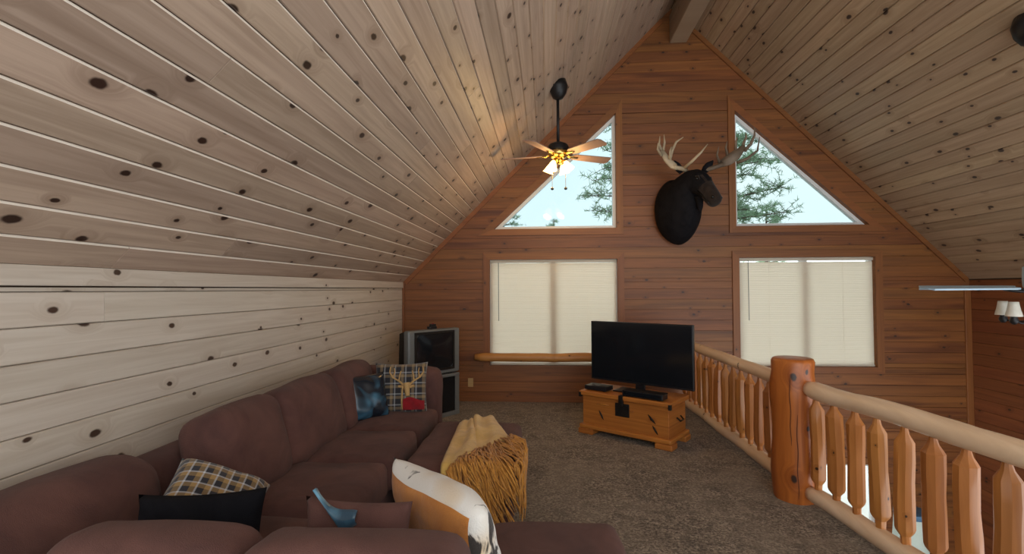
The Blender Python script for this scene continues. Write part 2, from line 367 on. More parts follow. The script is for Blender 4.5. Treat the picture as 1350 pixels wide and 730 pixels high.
# right wall
YW = 3.0
wr = struct(MB().box(XR + .018, XR + .15, YW, YF + .1, ZLOW, ZK + .02).build('wall_right', M['back']), 'amber pine board side wall across the open well', 'wall')
z = ZLOW
while z < ZK - .01:
    z1 = min(z + BW, ZK); cuts = [YW, R.uniform(4.2, 6.0), YF] if R.random() < .35 else [YW, YF]
    for y0, y1 in zip(cuts, cuts[1:]): board(wr, [(XR, y0, z), (XR, y1, z), (XR, y1, z1), (XR, y0, z1)], (-1, 0, 0), M['side'], c=.0022)
    z = z1

# trims on the far wall
def trim(i, boxes, mat, label):
    mb = MB()
    for b in boxes: mb.bbox(*b, c=.004)
    return struct(mb.build('trim_%d' % i, mat), label, 'trim')
trim(2, [(XR - .075, XR - .001, YF - .022, YF + .001, ZLOW, ZK - .07)], M['trimv'], 'vertical corner board where gable wall meets right side wall')
trim(3, [(XL + .001, XL + .03, YF - .03, YF + .001, 0, ZK + .02)], M['trimv'], 'narrow corner strip where gable wall meets pale knee wall')
struct(MB().bbox(XL + .03, 1.72, YF - .016, YF + .001, 0, .085, .004).build('baseboard_far', M['trimh']), 'amber pine baseboard along the gable wall above the carpet', 'baseboard')
def slope_trim(i, side, label):
    mb = MB(); x0, x1 = (XL + .02, XRG - .15) if side < 0 else (XR - .02, XRG + .15)
    dz = abs(x1 - x0); z0 = ZK + .02
    nr = Vector((1, 0, -1)).normalized() if side < 0 else Vector((-1, 0, -1)).normalized()
    a, b = Vector((x0, 0, z0)), Vector((x1, 0, z0 + dz)); q = [a, b, b + nr * .055, a + nr * .055]
    vs = [(p.x, y, p.z) for y in (YF - .022, YF + .001) for p in q]
    mb.add(vs, [(0, 1, 2, 3), (7, 6, 5, 4), (0, 4, 5, 1), (1, 5, 6, 2), (2, 6, 7, 3), (3, 7, 4, 0)])
    struct(mb.build('trim_%d' % i, M['trimh']), label, 'trim')
slope_trim(4, -1, 'sloping trim strip where gable wall meets ceiling above the sofa')
slope_trim(5, 1, 'sloping trim strip where gable wall meets ceiling above the open well')

# windows
def poly_ring(mb, outer, inner, y0, y1):
    n = len(outer); vs = [(x, y, z) for y in (y0, y1) for x, z in outer] + [(x, y, z) for y in (y0, y1) for x, z in inner]
    fs = []
    for i in range(n):
        j = (i + 1) % n
        fs += [(i, j, 2 * n + j, 2 * n + i), (n + i, 3 * n + i, 3 * n + j, n + j), (i, n + i, n + j, j), (2 * n + i, 2 * n + j, 3 * n + j, 3 * n + i)]
    return mb.add(vs, fs)
def offset(poly, d):
    n = len(poly); out = []
    for i in range(n):
        p0, p1, p2 = Vector(poly[i - 1]), Vector(poly[i]), Vector(poly[(i + 1) % n])
        a = (p1 - p0).normalized(); b = (p2 - p1).normalized(); na = Vector((a.y, -a.x)); nb = Vector((b.y, -b.x))
        k = (na + nb).normalized(); out.append(tuple(p1 + k * (d / max(.25, k.dot(na)))))
    return out      # counter-clockwise polygon: positive d grows it
def window(i, poly, label, mull=False, case=.085, fw_=.04):
    root = bpy.data.objects.new('window_%d' % i, None); C.objects.link(root); root.location = (sum(p[0] for p in poly) / len(poly), YF, min(p[1] for p in poly))
    struct(root, label, 'window'); ox, oy, oz = root.location
    lp = [(x - ox, z - oz) for x, z in poly]
    n = len(lp); big = offset(lp, case)
    for k in range(n):      # one casing board for each side, mitred
        a, b, c_, d = lp[k], lp[(k + 1) % n], big[(k + 1) % n], big[k]
        mb = MB(); q = [a, b, c_, d]; vs = [(x, y, z) for y in (-.020, .0005) for x, z in q]
        mb.add(vs, [(0, 1, 2, 3), (7, 6, 5, 4), (0, 4, 5, 1), (1, 5, 6, 2), (2, 6, 7, 3), (3, 7, 4, 0)])
        mb.build('casing_board', M['trimv'] if abs(a[0] - b[0]) < .05 else M['trimh'], root)
    mb = poly_ring(MB(), lp, offset(lp, -fw_), .055, .125)
    mb.build('frame', M['vinyl'], root)
    if mull:
        xm = (min(p[0] for p in lp) + max(p[0] for p in lp)) / 2; zs = [p[1] for p in lp]
        MB().bbox(xm - .045, xm + .045, .06, .12, min(zs) + fw_, max(zs) - fw_, .004).build('mullion', M['vinyl'], root)
    ip = offset(lp, -fw_ + .003)
    if mull:
        x0, x1 = min(p[0] for p in ip), max(p[0] for p in ip); z0, z1 = min(p[1] for p in ip), max(p[1] for p in ip)
        for a, b in ((x0, xm - .045), (xm + .045, x1)): MB().box(a, b, .094, .098, z0, z1).build('pane', M['glass'], root)
    else:
        vs = [(x, y, z) for y in (.094, .098) for x, z in ip]
        MB().add(vs, [tuple(range(n)), tuple(range(2 * n - 1, n - 1, -1))] + [(k, n + k, n + (k + 1) % n, (k + 1) % n) for k in range(n)]).build('pane', M['tint'], root)
    return root
rect = lambda x0, x1, z0, z1: [(x0, z0), (x1, z0), (x1, z1), (x0, z1)]
window(1, rect(-.760, .943, .480, 1.895), 'rectangular window behind the television, covered by a cream blind', True)
window(2, rect(2.500, 4.183, .490, 1.895), 'rectangular window beyond the log railing, covered by a cream blind', True)
window(3, [(-.70, 2.305), (.935, 2.305), (.935, 3.835)], 'triangular window behind the lit ceiling fan')
window(4, [(2.472, 2.305), (4.12, 2.305), (2.472, 3.825)], 'triangular window beside the moose head')
window(5, rect(2.50, 4.15, -2.2, -.735), 'bright uncovered window of the room below, seen between log spindles', True)

# blinds
def blind(x0, x1, z0, z1, label):
    root = thing('window_blind', ((x0 + x1) / 2, YF + .028, z0), label, 'blind', group='cream slatted blinds in the gable windows')
    w = (x1 - x0) / 2; h = z1 - z0
    MB().bbox(-w, w, -.018, .018, h - .035, h, .003).build('head_rail', M['blind'], root)
    MB().bbox(-w, w, -.012, .012, .0, .018, .003).build('bottom_rail', M['blind'], root)
    n = int((h - .06) / .0235); me = None
    for i in range(n):
        if me is None:
            mb = MB(); k = 4
            pr = [(-.0145 + .029 * a / k, .0025 * (1 - ((a / k) * 2 - 1) ** 2)) for a in range(k + 1)]
            an = math.radians(76); rot = lambda a, b: (a * math.cos(an) - b * math.sin(an), a * math.sin(an) + b * math.cos(an))
            top = [rot(a, b) for a, b in pr]; bot = [rot(a, b - .0008) for a, b in reversed(pr)]; ring = top + bot; m2 = len(ring)
            vs = [(x, y, z) for x in (-w + .004, w - .004) for y, z in ring]
            mb.add(vs, [tuple(range(m2)), tuple(range(2 * m2 - 1, m2 - 1, -1))] + [(i2, (i2 + 1) % m2, m2 + (i2 + 1) % m2, m2 + i2) for i2 in range(m2)])
            o = mb.build('slat', M['blind'], root); me = o.data
        else: o = link('slat', me, root)
        o.location = (0, 0, .032 + i * .0235)
    MB().tube([(-w + .11, -.024, h - .03), (-w + .112, -.026, h * .42)], .0045, 6).build('tilt_wand', M['silver'], root)
    for sx in (-.55, .55): MB().tube([(sx * w, -.0145, h - .03), (sx * w, -.0145, .018)], .0012, 5).build('lift_cord', M['blind'], root)
    return root
blind(-.750, .933, .487, 1.888, 'cream slatted blind hanging behind the flat television')
blind(2.510, 4.173, .497, 1.888, 'cream slatted blind hanging beyond the log railing')

# ------------------------------------------------------------------ log railing
rail = thing('log_railing', (1.80, 3.66, 0), 'peeled log railing with thick post along the loft edge', 'railing')
def W(o, parent=rail):   # world-space mesh under a moved parent
    o.matrix_parent_inverse = Matrix.Translation(parent.location).inverted(); return o
def logline(a, b, r0, r1, seed, n=14, k=26):
    a, b = Vector(a), Vector(b); pth = []; rr = []
    for i in range(k + 1):
        t = i / k; p = a.lerp(b, t); s = Vector((noise.noise(Vector((t * 5, seed, 1))), 0, noise.noise(Vector((t * 5, seed, 9))))) * .012
        pth.append(p + s); q = r0 + (r1 - r0) * t; e = min(t, 1 - t) * (b - a).length
        rr.append(q * (.72 + .28 * min(1, (e / .05)) ** .5 if e < .05 else 1) * (1 + .05 * noise.noise(Vector((t * 9, seed, 4)))))
    return MB().tube(pth, rr, n, jit=.10)
px, py = 1.775, 3.66
prof = [(.0, 0), (.142, 0), (.146, .03)] + [(.145 + .006 * math.sin(z * 9), z) for z in [.1 * i for i in range(1, 9)]] + [(.138, .90), (.140, .972), (.130, .99), (.118, .996), (0, .996)]
mb = MB(); vs = []; NN = 28
mb.lathe(prof[1:-1], px, py, NN)
mb.v = [(x + (x - px) * .16 * noise.noise(Vector((x * 7, y * 7, z * 3))), y + (y - py) * .16 * noise.noise(Vector((x * 7, y * 7, z * 3))), z) for x, y, z in mb.v]
po = W(mb.build('post', M['logp'], rail, True, 40)); po['label'] = 'thick orange log post with flat sawn top'
for k, (a0, z0, z1) in enumerate(((252, .04, .62), (237, .40, .90))):
    pts = []
    for j in range(12):
        z = z0 + (z1 - z0) * j / 11; th = math.radians(a0 + 1.2 * math.sin(j * 1.3 + k)); q = .1475 + .006 * math.sin(z * 9); x, y = px + q * math.cos(th), py + q * math.sin(th)
        f = 1 + .16 * noise.noise(Vector((x * 7, y * 7, z * 3))); pts.append((px + (x - px) * f, py + (y - py) * f, z))
    o = W(MB().tube(pts, [.001] + [.0028] * 10 + [.001], 5).build('drying_crack', M['crack'], rail))
yn = 1.0
W(logline((rail_x(3.60), 3.56, .805), (rail_x(yn), yn, .81), .057, .060, 1).build('top_rail', M['logh'], rail, True))
W(logline((rail_x(3.74), 3.76, .80), (rail_x(6.49), 6.49, .81), .055, .052, 2).build('top_rail', M['logh'], rail, True))
W(logline((rail_x(3.60), 3.56, .085), (rail_x(yn), yn, .085), .055, .060, 3).build('bottom_rail', M['logh'], rail, True))
W(logline((rail_x(3.74), 3.76, .085), (rail_x(6.49), 6.49, .085), .055, .050, 4).build('bottom_rail', M['logh'], rail, True))
sp_meshes = []
for k in range(4):
    rr = random.Random(40 + k); r0 = .046 + .004 * k / 3
    pr = [(.022, .0), (.024, .07), (r0 * .88, .095), (r0, .112), (r0 * 1.02, .24), (r0 * .98, .36), (r0 * 1.03, .47), (r0, .568), (r0 * .50, .610), (.017, .638), (.015, .69)]
    mb = MB(); n = 9; vs = []
    for r, z in pr:
        for j in range(n):
            th = 2 * math.pi * j / n; q = r * (1 + .16 * noise.noise(Vector((math.cos(th) * 1.5 + k * 7, math.sin(th) * 1.5, z * 2.5)))) + .0
            vs.append((q * math.cos(th) + .006 * math.sin(z * 7 + k), q * math.sin(th), z))
    kk = len(pr); mb.add(vs, [(i * n + j, i * n + (j + 1) % n, (i + 1) * n + (j + 1) % n, (i + 1) * n + j) for i in range(kk - 1) for j in range(n)] + [tuple(reversed(range(n))), tuple((kk - 1) * n + j for j in range(n))])
    o = W(mb.build('spindle', M['logv'], rail, True, 28)); sp_meshes.append(o.data); o.hide_render = False; bpy.data.objects.remove(o)
ys = [3.45 - .171 * i for i in range(14)] + [3.89 + .181 * i for i in range(15)]
for i, y in enumerate(ys):
    if y > YF - .08: continue
    o = W(link('spindle', sp_meshes[(i * 3) % 4], rail)); o.location = (rail_x(y), y, .085 + .02); o.rotation_euler = (0, 0, i * 2.1)
    if y > 3.7: o.scale = (.92, .92, .985)

# ------------------------------------------------------------------ soft shapes
def softbox(sx, sy, sz, r=.06, bulge=(0, 0, 0), seg=10, wr=.004, seed=0, fr=7):
    """rounded, puffed cushion centred on the origin"""
    bm = bmesh.new(); bmesh.ops.create_cube(bm, size=2); bmesh.ops.subdivide_edges(bm, edges=bm.edges[:], cuts=seg, use_grid_fill=True)
    h = Vector((sx / 2, sy / 2, sz / 2)); out = []
    def ez(t, hh):   # crowd vertices towards the rounded rims
        return math.copysign(1 - (1 - abs(t)) ** 1.5, t)
    for v in bm.verts:
        p = Vector((ez(v.co.x, 0) * h.x, ez(v.co.y, 0) * h.y, ez(v.co.z, 0) * h.z))
        rr = min(r, h.x * .98, h.y * .98, h.z * .98)
        q = Vector([max(-(h[i] - rr), min(h[i] - rr, p[i])) for i in range(3)]); d = p - q
        if d.length > 1e-6: p = q + d.normalized() * rr
        for i in range(3):
            a, b = [(1, 2), (0, 2), (0, 1)][i]
            p[i] += bulge[i] * (p[i] / h[i]) * max(0, 1 - (p[a] / h[a]) ** 2) * max(0, 1 - (p[b] / h[b]) ** 2)
        s = Vector((p.x * fr + seed * 3.1, p.y * fr, p.z * fr))
        p += Vector((noise.noise(s), noise.noise(s + Vector((9, 0, 0))), noise.noise(s + Vector((0, 9, 0))))) * wr
        out.append(p)
    bm.verts.index_update(); mb = MB(); mb.add(out, [[v.index for v in f.verts] for f in bm.faces]); bm.free(); return mb
def place(o, loc, rot=(0, 0, 0)):
    o.location = loc; o.rotation_euler = [math.radians(a) for a in rot]; return o

sofa = thing('sectional_sofa', (-1.4, 2.4, 0), 'brown microfibre corner sofa along the pale pine wall', 'sofa')
SO = Vector((-1.4, 2.4, 0)); ns = [0]
def sp_(name, size, ctr, r=.05, bulge=(0, 0, 0), rot=(0, 0, 0), wr=.006, seg=9, fr=7):
    ns[0] += 1; o = softbox(*size, r=r, bulge=bulge, wr=wr, seed=ns[0], seg=seg, fr=fr).build(name, M['sofa'], sofa, True)
    return place(o, Vector(ctr) - SO, rot)
sp_('base', (.92, 3.12, .24), (-1.43, 2.54, .18), .03)
sp_('base', (1.20, .98, .24), (-.34, 1.53, .18), .03)
sp_('back_frame', (.22, 3.20, .66), (-1.825, 2.60, .41), .07)
sp_('back_frame', (1.52, .20, .60), (-.98, 1.06, .38), .07)
sp_('corner_back', (.36, 1.10, .58), (-1.73, 1.42, .54), .13, (.03, 0, .02), (0, -8, 0), .014, 12)
sp_('arm', (1.00, .22, .76), (-1.42, 4.235, .44), .09, (0, .01, .01), wr=.008)
for a, b in ((2.17, 2.83), (2.83, 3.465), (3.465, 4.12)):
    sp_('seat_cushion', (.78, b - a, .20), (-1.315, (a + b) / 2, .385), .055, (.015, .01, .03), (0, -1.5, 0), .012, 12)
sp_('seat_cushion', (.72, .74, .19), (-1.30, 1.795, .385), .055, (0, 0, .02))
sp_('seat_cushion', (.64, .80, .19), (-.60, 1.80, .385), .055, (0, 0, .02))
sp_('chaise_cushion', (.58, 1.06, .19), (.018, 1.66, .385), .055, (.01, .01, .02), wr=.010, seg=12)
for a, b, h in ((2.15, 2.71, .47), (2.70, 3.45, .47), (3.45, 4.13, .47)):
    sp_('back_cushion', (.25, b - a, h), (-1.585, (a + b) / 2, .665), .085, (.035, .004, .012), (0, -14, 0), .016, 12, 5)
for a, b in ((-1.36, -.815), (-.815, -.205)):
    sp_('back_cushion', (b - a, .24, .46), ((a + b) / 2, 1.275, .600), .085, (.008, .04, .012), (-8, 0, 0), .012, 12, 6)
for x, y in ((-1.85, 1.02), (-1.05, 4.25), (-1.85, 4.25), (.2, 1.1), (.2, 1.95), (-1.02, 2.3)):
    o = MB().lathe([(.022, 0), (.03, .07)], 0, 0, 10).build('foot', M['black'], sofa); o.location = Vector((x, y, 0)) - SO

# ottoman
ott = thing('ottoman', (-.535, 3.335, 0), 'long brown microfibre ottoman under the mustard throw', 'ottoman')
o = softbox(.66, 1.02, .20, .03, seed=31).build('base', M['sofa'], ott, True); o.location = (0, 0, .185)
o = softbox(.68, 1.05, .19, .055, (.01, .01, .012), 12, .008, 32).build('cushion', M['sofa'], ott, True); o.location = (0, 0, .36)
for sx in (-1, 1):
    for sy in (-1, 1):
        o = MB().bbox(-.028, .028, -.028, .028, 0, .10, .004).build('leg', M['black'], ott); o.location = (sx * .28, sy * .46, 0)

# throw blanket over the ottoman's near corner
OXR, OYF, OZ = -.185, 2.805, .475
def drape(x, y, lift=0.0):
    z = OZ + lift; ox = max(0, x - OXR); oy = max(0, OYF - y)
    X, Y_ = min(x, OXR), max(y, OYF)
    if ox > 0 or oy > 0:
        o = max(ox, oy); rr = .04
        if o < rr * 1.57: a = o / rr; hd = rr * math.sin(a); vd = rr * (1 - math.cos(a))
        else: hd = rr; vd = rr + (o - rr * 1.57)
        z -= vd
        if oy >= ox: Y_ = OYF - hd + .012 - lift * .6; X = min(x, OXR + .03)
        else: X = OXR + hd - .012 + lift * .6
    return (X, Y_, z)
thr = thing('throw_blanket', (-.50, 3.2, .46), 'mustard yellow fringed throw draped over the ottoman', 'blanket')
TI = Matrix.Translation((-.50, 3.2, .46)).inverted()
P00, P10, P01, P11 = Vector((-.655, 3.66)), Vector((-.43, 3.84)), Vector((-.60, 2.66)), Vector((-.235, 3.25))
def blanket(u, v):
    p = P00 * (1 - u) * (1 - v) + P10 * u * (1 - v) + P01 * (1 - u) * v + P11 * u * v
    edge = math.sin(math.pi * min(1, max(0, u))) ** .5
    puff = .050 * edge * (1 - .55 * v) * (min(1, v * 8 + .25))
    fold = .016 * math.sin(u * 15 + v * 3 + 1.5 * noise.noise(Vector((u * 3, v * 3, 2)))) * edge + .014 * noise.noise(Vector((u * 4, v * 5, 7)))
    crease = -.030 * math.exp(-((u - .40 - .10 * v) / .035) ** 2) * (1 - .6 * v)
    return drape(p.x, p.y, .012 + max(0, puff + fold + crease))
mb = MB().grid(blanket, 44, 40)
o = mb.build('cloth', M['throw'], thr, True); o.matrix_parent_inverse = TI
sd = o.modifiers.new('thickness', 'SOLIDIFY'); sd.thickness = .008; sd.offset = 1
mb = MB(); rf = random.Random(5)
for i in range(300):
    t = rf.random(); v0 = 1.0 - .04 * rf.random(); p = P00 * (1 - t) * (1 - v0) + P10 * t * (1 - v0) + P01 * (1 - t) * v0 + P11 * t * v0
    d = Vector((rf.gauss(.28, .22) + .35 * (t - .45), -1)).normalized(); L = rf.uniform(.42, .60) if t > .25 else rf.uniform(.26, .4)
    if t > .72: d = (d + Vector((rf.uniform(.0, .8), 0))).normalized()
    pth = []; lf = .014 + .042 * rf.random() * (1 if t > .2 else .6); ph = rf.uniform(0, 6)
    for k in range(10):
        s = k / 9 * L; q = p + d * s + Vector((-d.y, d.x)) * .012 * math.sin(s * 18 + ph)
        a = drape(q.x, q.y, lf * (1 - .35 * k / 9) + .008 * math.sin(s * 25 + ph)); pth.append((a[0], a[1], max(.02, a[2])))
    mb.tube(pth, [.0055] * 9 + [.003], 4)
o = mb.build('fringe', M['fringe'], thr, True); o.matrix_parent_inverse = TI; o['kind'] = 'stuff'

# ------------------------------------------------------------------ pillows
def pillow_mesh(w, h, t, n=22, seed=0, pinch=.08, wr=.010, mif=None):
    """pillow standing in the XZ plane, front towards -Y"""
    mb = MB()
    for sgn in (-1, 1):
        def fn(a, b):
            u, v = a * 2 - 1, b * 2 - 1
            x = w / 2 * u * (1 - pinch * (1 - u * u) * 0 - pinch * (1 - v * v) * abs(u) ** 3); z = h / 2 * v * (1 - pinch * (1 - u * u) * abs(v) ** 3)
            th = t / 2 * (max(0, 1 - u ** 4) * max(0, 1 - v ** 4)) ** .55
            k = max(0, 1 - u ** 6) * max(0, 1 - v ** 6)
            nn = noise.noise(Vector((u * 2.4 + seed * 5, v * 2.4, sgn * 2))) * wr * k
            return (x, sgn * (th + nn), z)
        mb.grid(fn, n, n)
        if mif: mb.mi[-n * n:] = [mif(sgn, i, j) for j in range(n) for i in range(n)]
    bm = bmesh.new(); me = bpy.data.meshes.new('x'); me.from_pydata(mb.v, [], mb.f); me.polygons.foreach_set('material_index', mb.mi); bm.from_mesh(me)
    bmesh.ops.remove_doubles(bm, verts=bm.verts[:], dist=.0004); bm.verts.index_update()
    m2 = MB()
    m2.v = [tuple(v.co) for v in bm.verts]; m2.f = [tuple(v.index for v in f.verts) for f in bm.faces]; m2.mi = [f.material_index for f in bm.faces]
    bm.free(); bpy.data.meshes.remove(me); return m2
def pillow(name, size, loc, rot, mat, label, seed=0, **kw):
    o = pillow_mesh(*size, seed=seed, **kw).build(name, mat, None, True); tag(o, label, 'pillow'); return place(o, loc, rot)
pillow('plaid_pillow', (.38, .38, .20), (-1.37, 1.90, .615), (-60, 26, 26), M['plaid'], 'black, tan and white plaid pillow in the sofa corner', 1)
pillow('black_pillow', (.45, .33, .11), (-1.19, 1.60, .640), (-12, -3, 4), M['blackf'], 'plain black lumbar pillow in front of the plaid pillow', 2)
bp = pillow('brown_pillow', (.37, .33, .10), (-.625, 1.57, .645), (-6, 0, -3), M['sofa'], 'small brown pillow with blue satin showing at its corner', 3)
def flap(a, b):
    # folded satin corner standing off the pillow's upper left edge
    x = -.130 + .150 * a; top = .205 - .075 * a - .022 * math.sin(a * 4); bot = .200 - .20 * a + .16 * max(0, a - .68) * 2
    return (x, -.040 - .020 * math.sin(b * 3.1) - .012 * a, bot + (top - bot) * b)
o = MB().grid(flap, 14, 6).build('satin_flap', M['satin'], bp, True); sd = o.modifiers.new('thickness', 'SOLIDIFY'); sd.thickness = .005
o['label'] = 'blue satin lining turned out'
pillow('satin_pillow', (.36, .36, .14), (-1.405, 3.71, .665), (-16, 0, 48), M['satind'], 'dark blue satin pillow behind the deer pillow', 4)
dp = pillow('deer_pillow', (.43, .42, .15), (-1.20, 3.965, .685), (-13, 0, 12), M['plaid2'], 'plaid pillow with embroidered deer head against the sofa arm', 5)
def onp(x, z):   # front surface of the deer pillow
    u, v = x / .215, z / .21; return -(.15 / 2 * (max(0, 1 - u ** 4) * max(0, 1 - v ** 4)) ** .55) - .004
def applique(name, path, rad, mat, lb=None):
    pts = []
    for (a, b), (c_, d) in zip(path, path[1:]):
        for k in range(4): t = k / 4; pts.append((a + (c_ - a) * t, b + (d - b) * t))
    pts.append(path[-1]); rr = [rad * (1 - .45 * i / len(pts)) for i in range(len(pts))]
    o = MB().tube([(x, onp(x, z), z) for x, z in pts], rr, 6, sq=1.0).build(name, mat, dp, True)
    if lb: o['label'] = lb
for s in (-1, 1):
    cx = .045
    applique('antler', [(cx + s * .02, .02), (cx + s * .06, .055), (cx + s * .11, .085), (cx + s * .135, .125), (cx + s * .13, .17)], .0085, M['tanthread'])
    applique('antler', [(cx + s * .06, .055), (cx + s * .055, .10), (cx + s * .045, .135)], .0065, M['tanthread'])
    applique('antler', [(cx + s * .105, .082), (cx + s * .095, .13), (cx + s * .10, .16)], .006, M['tanthread'])
    applique('ear', [(cx + s * .02, .005), (cx + s * .065, .015)], .014, M['tanthread'])
applique('deer_face', [(cx, .04), (cx + .005, -.01), (cx + .012, -.065)], .030, M['tanthread'], 'tan embroidered deer face')
applique('chest_line', [(cx - .03, .0), (cx - .035, -.10), (cx - .03, -.17)], .007, M['tanthread'])
def bow(a, b):
    x = .02 + .17 * a; z = -.175 + .100 * b * (.85 + .15 * math.sin(a * 5)); return (x, onp(x, z) - .004 - .006 * math.sin(a * 9 + b * 4), z)
o = MB().grid(bow, 14, 8).build('scarf', M['red'], dp, True); o['label'] = 'red felt scarf under the deer'

# cowhide pillow: tan suede back towards the camera, hide front and gusset
hm = pillow_mesh(.56, .40, .17, 30, 6, .05, .014, mif=lambda sg, i, j: 1 if sg < 0 and j < 28 and i < 28 else 0)
hm.v = [tuple(Vector(v) + Vector((0, .0, -.045 * (max(0, v[0]) / .28) ** 2 + .012 * math.sin(v[0] * 9)))) for v in hm.v]
hp = hm.build('cowhide_pillow', [M['hide'], M['tan']], None, True)
tag(hp, 'white spotted cowhide pillow with tan suede back on the sofa', 'pillow'); place(hp, (-.365, 1.715, .660), (14, 0, -44))

# ------------------------------------------------------------------ chest and what stands on it
ca = math.atan2(-.58, .82)
ch = thing('wooden_chest', (.735, 4.865, 0), 'orange pine blanket chest with black iron latch under the flat television', 'chest', ca)
L2 = .49
MB().bbox(-L2 + .03, L2 - .03, .03, .46, .07, .395, .006).build('body', M['chest'], ch)
MB().bbox(-L2, L2, .0, .49, .395, .44, .010).build('lid', M['chest'], ch)
MB().bbox(-L2, L2, .0, .49, .055, .10, .012).build('plinth', M['chest'], ch)
for sx in (-1, 1):
    for sy in (0, 1):
        x0 = sx * (L2 - .075); y0 = .065 if sy == 0 else .425
        MB().bbox(x0 - .085, x0 + .085, y0 - .07, y0 + .07, 0, .056, .010).build('foot', M['chest'], ch)
la = MB().bbox(-.085, .065, .018, .031, .235, .365, .004).build('latch_plate', M['iron'], ch); la['label'] = 'square black iron latch'
MB().bbox(-.035, .01, -.010, .020, .345, .443, .003).bbox(-.035, .01, -.010, .05, .438, .446, .003).build('hasp', M['iron'], la)
for sx in (-1, 1): MB().bbox(sx * (L2 - .012) - .014, sx * (L2 - .012) + .014, -.003, .03, .375, .425, .003).build('corner_strap', M['iron'], ch)
for x0, z0, x1, z1 in ((-.27, .26, -.22, .17), (.255, .30, .33, .22), (.30, .20, .35, .125), (-.30, .32, -.16, .325), (.07, .30, .11, .30)):
    a = Vector((x0, .0285, z0)); b = Vector((x1, .0285, z1)); MB().tube([a, a.lerp(b, .3), a.lerp(b, .7), b], [.003, .010, .010, .003], 6, sq=.6).build('carved_mark', M['iron'] if abs(z0 - z1) > .02 else M['chest'], ch, True)
o = MB().tube([(L2 - .02, .20, .27), (L2 + .012, .21, .24), (L2 + .012, .29, .24), (L2 - .02, .30, .27)], .008, 6).build('side_handle', M['iron'], ch, True)
cm = Matrix.Translation((.735, 4.865, 0)) @ Matrix.Rotation(ca, 4, 'Z')
def oncs(x, y, z): return cm @ Vector((x, y, z))
tv = thing('flat_television', oncs(.065, .275, .4405), 'large black flat screen television standing on the pine chest', 'television', ca)
MB().bbox(-.552, .552, -.02, .02, .085, .71, .006).build('bezel', M['black'], tv)
MB().bbox(-.54, .54, -.0225, -.018, .105, .698, .001).build('screen', M['scrn'], tv)
MB().bbox(-.36, .36, .018, .06, .14, .50, .015).build('back_housing', M['black'], tv)
MB().bbox(-.05, .05, .0, .035, .010, .12, .005).build('neck', M['black'], tv)
MB().bbox(-.25, .25, -.11, .11, 0, .014, .005).build('stand_foot', M['black'], tv)
bx = thing('cable_box', oncs(-.335, .145, .4405), 'small black cable box at the left end of the chest lid', 'set-top box', ca)
bx['label'] = 'small black cable box on the chest lid beside the television stand'
MB().bbox(-.125, .125, -.08, .08, .006, .05, .006).build('case', M['black'], bx)
MB().bbox(-.03, .03, -.05, -.01, .05, .053, .001).build('top_badge', M['silver'], bx)
for sx in (-1, 1): MB().bbox(sx * .09 - .012, sx * .09 + .012, -.06, .06, 0, .007, .001).build('rubber_foot', M['black'], bx)
rc = thing('receiver', oncs(.20, .083, .4405), 'wide black receiver in front of the television stand on the chest', 'receiver', ca)
MB().bbox(-.205, .205, -.065, .065, .006, .062, .005).build('case', M['black'], rc)
MB().bbox(-.195, .195, -.067, -.063, .015, .052, .001).build('front_panel', M['scrn'], rc)
for sx in (-1, 1): MB().bbox(sx * .16 - .015, sx * .16 + .015, -.05, .05, 0, .007, .001).build('rubber_foot', M['black'], rc)

# ------------------------------------------------------------------ tube television on its stand
e = Vector((.47, .59, 0)).normalized(); ta = math.atan2(e.y, e.x); tcn = Vector((-1.285, 5.555, 0))
st = thing('television_stand', tcn, 'grey stand with dark glass door in the corner under the tube television', 'stand', ta)
MB().bbox(-.375, .375, .0, .40, .462, .50, .008).build('top', M['silver'], st)
MB().bbox(-.375, .375, .0, .40, .0, .05, .006).build('plinth', M['silver'], st)
for sx in (-1, 1): MB().bbox(sx * .34 - .033, sx * .34 + .033, .004, .39, .05, .462, .006).build('side_panel', M['silver'], st)
MB().box(-.31, .31, .37, .385, .05, .462).build('back_panel', M['black'], st)
dr = MB().bbox(-.305, .305, .006, .014, .055, .457, .002).build('door', M['scrn'], st); MB().bbox(-.012, .012, -.006, .008, .40, .43, .002).build('knob', M['black'], dr)
ct = thing('tube_television', tcn + Vector((0, 0, .50)), 'silver tube television with dark screen on the corner stand', 'television', ta)
mb = MB(); mb.bbox(-.375, .375, .0, .09, .012, .54, .02)
mb.build('front_shell', M['silver'], ct)
q0 = [(-.365, .02), (.365, .02), (.365, .53), (-.365, .53)]; q1 = [(-.365, .03), (.365, .03), (.35, .50), (-.35, .50)]; q2 = [(-.2, .08), (.2, .08), (.18, .38), (-.18, .38)]
vs = [(x, .085, z) for x, z in q0] + [(x, .20, z) for x, z in q1] + [(x, .39, z) for x, z in q2]
o = MB().add(vs, [(0, 1, 2, 3), (11, 10, 9, 8)] + [(k + i, k + (i + 1) % 4, k + 4 + (i + 1) % 4, k + 4 + i) for k in (0, 4) for i in range(4)]).build('rear_housing', M['black'], ct)
o.data.materials[0] = M['iron']
def crt(a, b): u, v = a * 2 - 1, b * 2 - 1; return (u * .265, .012 - .020 * (1 - u * u) * (1 - v * v) - .012, .285 + v * .205)
MB().grid(crt, 12, 10).build('screen', M['scrn'], ct, True)
mb = MB(); poly_ring(mb, rect(-.29, .29, .055, .515), rect(-.262, .262, .083, .487), -.006, .004); mb.build('screen_surround', M['iron'], ct)
for sx in (-1, 1): MB().bbox(sx * .325 - .022, sx * .325 + .022, -.003, .004, .08, .49, .002).build('speaker_grille', M['silver'], ct)
for sx in (-1, 1): MB().bbox(sx * .25 - .03, sx * .25 + .03, .03, .3, 0, .021, .002).build('foot', M['black'], ct)
dv = thing('small_camera', tcn + e * -.02 + Vector((0, 0, 1.04)) + Vector((-.03, .045, 0)), 'small black gadget with a red top perched on the tube television', 'gadget', ta)
